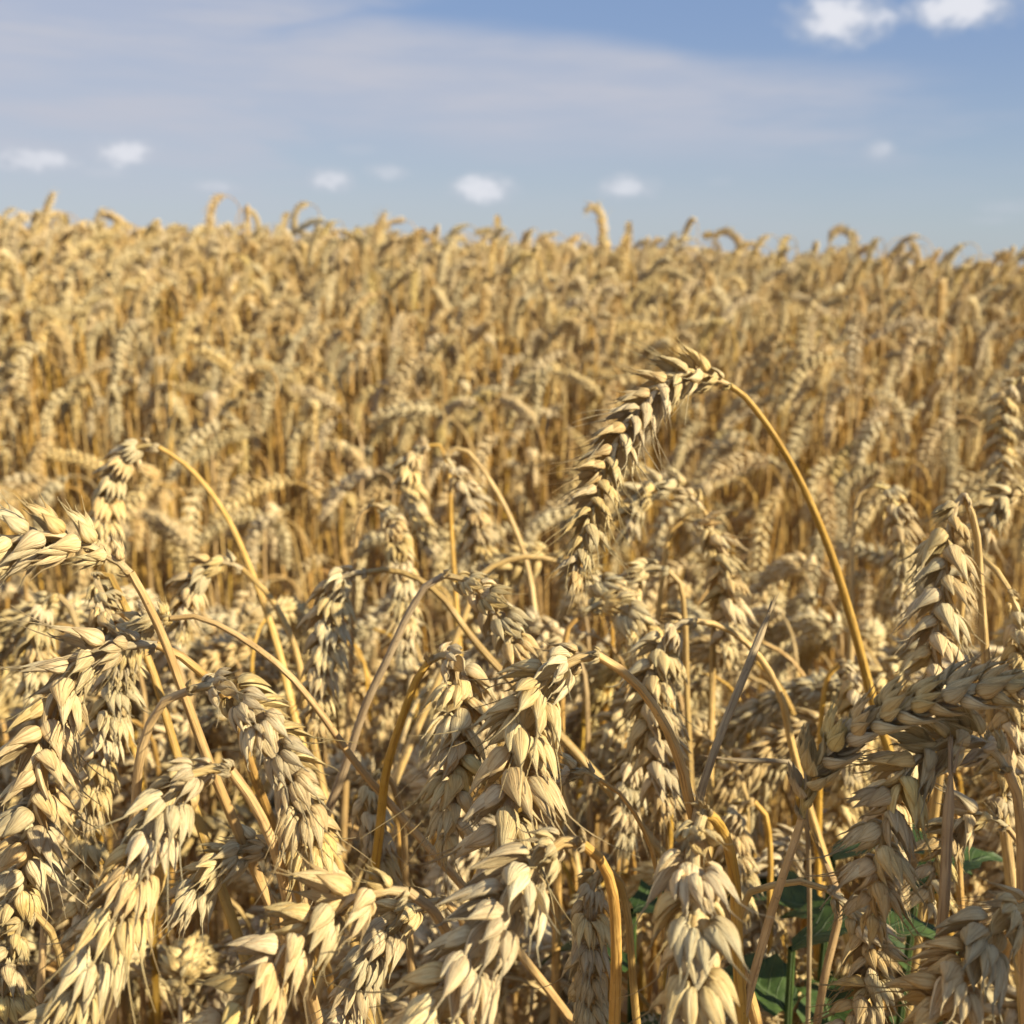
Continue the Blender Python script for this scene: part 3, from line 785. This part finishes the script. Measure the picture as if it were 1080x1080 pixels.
# far field: past the nearest 300 plants, one object
co = []; ro = []; scl = []; ix = []
for p in rest:
    loc, rot, s = mat_of(p); co.append(loc); ro.append(rot); scl.append(s); ix.append(p[2])
me = bpy.data.meshes.new('wheat_field'); me.from_pydata(co, [], [])
a = me.attributes.new('rot', 'FLOAT_VECTOR', 'POINT'); a.data.foreach_set('vector', np.array(ro).ravel())
a = me.attributes.new('scl', 'FLOAT', 'POINT'); a.data.foreach_set('value', np.array(scl))
a = me.attributes.new('idx', 'INT', 'POINT'); a.data.foreach_set('value', np.array(ix))
fld = obj('wheat_field', me)
tag(fld, 'dense mass of ripe wheat running back to the skyline', 'wheat field', None, 'stuff')
g = bpy.data.node_groups.new('field', 'GeometryNodeTree')
g.interface.new_socket('Geometry', in_out='INPUT', socket_type='NodeSocketGeometry'); g.interface.new_socket('Geometry', in_out='OUTPUT', socket_type='NodeSocketGeometry')
gi = g.nodes.new('NodeGroupInput'); go = g.nodes.new('NodeGroupOutput'); ip = g.nodes.new('GeometryNodeInstanceOnPoints'); ci = g.nodes.new('GeometryNodeCollectionInfo')
ci.inputs['Collection'].default_value = hidden; ci.inputs['Separate Children'].default_value = True; ci.inputs['Reset Children'].default_value = True
def named(n, t):
    a = g.nodes.new('GeometryNodeInputNamedAttribute'); a.data_type = t; a.inputs[0].default_value = n; return a.outputs[0]
g.links.new(gi.outputs[0], ip.inputs['Points']); g.links.new(ci.outputs[0], ip.inputs['Instance']); ip.inputs['Pick Instance'].default_value = True
g.links.new(named('idx', 'INT'), ip.inputs['Instance Index'])
er = g.nodes.new('FunctionNodeEulerToRotation'); g.links.new(named('rot', 'FLOAT_VECTOR'), er.inputs[0]); g.links.new(er.outputs[0], ip.inputs['Rotation'])
g.links.new(named('scl', 'FLOAT'), ip.inputs['Scale']); g.links.new(ip.outputs[0], go.inputs[0])
md = fld.modifiers.new('field', 'NODES'); md.node_group = g
print('plants', len(ALL), 'individual', n_ind, 'heroes', n_hero, 'far', len(co))

# ------------------------------------------------------------ green weeds at the foot
def weed_leaf(b, base, az, Ln, W, rise, rd):
    n, m = 15, 7; rows = []; uv = []
    d = Vector((math.cos(az), math.sin(az), 0)); sd_ = Vector((-d.y, d.x, 0))
    p = Vector(base); el = rise
    for i in range(n):
        t = i / (n - 1)
        w_ = W * math.sin(PI * min(1, (.06 + .94 * t)) ** .8) ** .8 * (1 + .22 * math.sin(t * 34 + rd.random())) + .0006
        for k in range(m):
            c = k / (m - 1) * 2 - 1
            q = p + sd_ * w_ * c + Vector((0, 0, 1)) * (abs(c) * w_ * .35 + .1 * W * math.sin(t * 17 + c * 4))
            rows.append(tuple(q)); uv.append((t, c * .5 + .5))
        p = p + (d * math.cos(el) + Vector((0, 0, math.sin(el)))) * Ln / n; el -= rd.uniform(.06, .14)
    b.add(rows, grid_faces(n, m), uv)
def weed(label, px, py, d, seed, size=1.):
    rd = random.Random(seed); top = P(px, py, d)
    f = Vector((top.x, top.y, float(ground_z(top.x, top.y)) - .003)); hgt = top.z - f.z
    root = thing('green_weed', f, label, 'weed', 'green weeds among the wheat')
    b = MB(); pts = [(0, 0, 0), (.01 * math.sin(seed), .008, hgt * .5), (0, 0, hgt)]
    v, fc, uv = tube(resample(catmull(pts), n=16)[0], np.linspace(.0028, .0012, 16), 7); b.add(v, fc, uv)
    obj('stem', b.mesh('weed_stem', [M_WEED]), root)
    for k in range(15):
        h = hgt * (1 - .035 * k) if k < 7 else hgt * rd.uniform(.3, .75)
        b = MB(); weed_leaf(b, (0, 0, h), k * 2.4 + rd.uniform(-.3, .3), rd.uniform(.035, .055) * size, rd.uniform(.006, .010) * size, rd.uniform(.1, .9), rd)
        obj('leaf', b.mesh('leaf', [M_WEED]), root)
weed('green weed with broad toothed leaves under the rope-like shaded ear', 878, 905, .36, 3, 1.1)
weed('lowest green weed at the bottom edge right of the broad ear', 835, 1000, .33, 8, 1.1)
weed('small green weed right of the big bottom ear, deep between stalks', 668, 960, .36, 15, .9)
weed('green weed in shade near the right edge under the small tucked ear', 965, 950, .34, 22, 1.0)

# ------------------------------------------------------------ ground
xs = np.concatenate([np.linspace(-900, -12, 12), np.linspace(-10, 10, 81), np.linspace(12, 900, 12)])
ys = np.concatenate([np.linspace(-900, -4, 10), np.linspace(-3, 16, 120), np.linspace(18, 900, 30)])
XX, YY = np.meshgrid(xs, ys, indexing='ij')
ZZ = ground_z(XX, YY)
ZZ = ZZ + .006 * np.sin(XX * 9) * np.cos(YY * 7.3)
b = MB(); b.add(np.stack([XX, YY, ZZ], -1).reshape(-1, 3), grid_faces(len(xs), len(ys))[:, ::-1], np.stack([XX, YY], -1).reshape(-1, 2))
gr = obj('ground', b.mesh('ground', [M_SOIL])); tag(gr, 'dry brown soil of the wheat field', 'ground', None, 'structure')
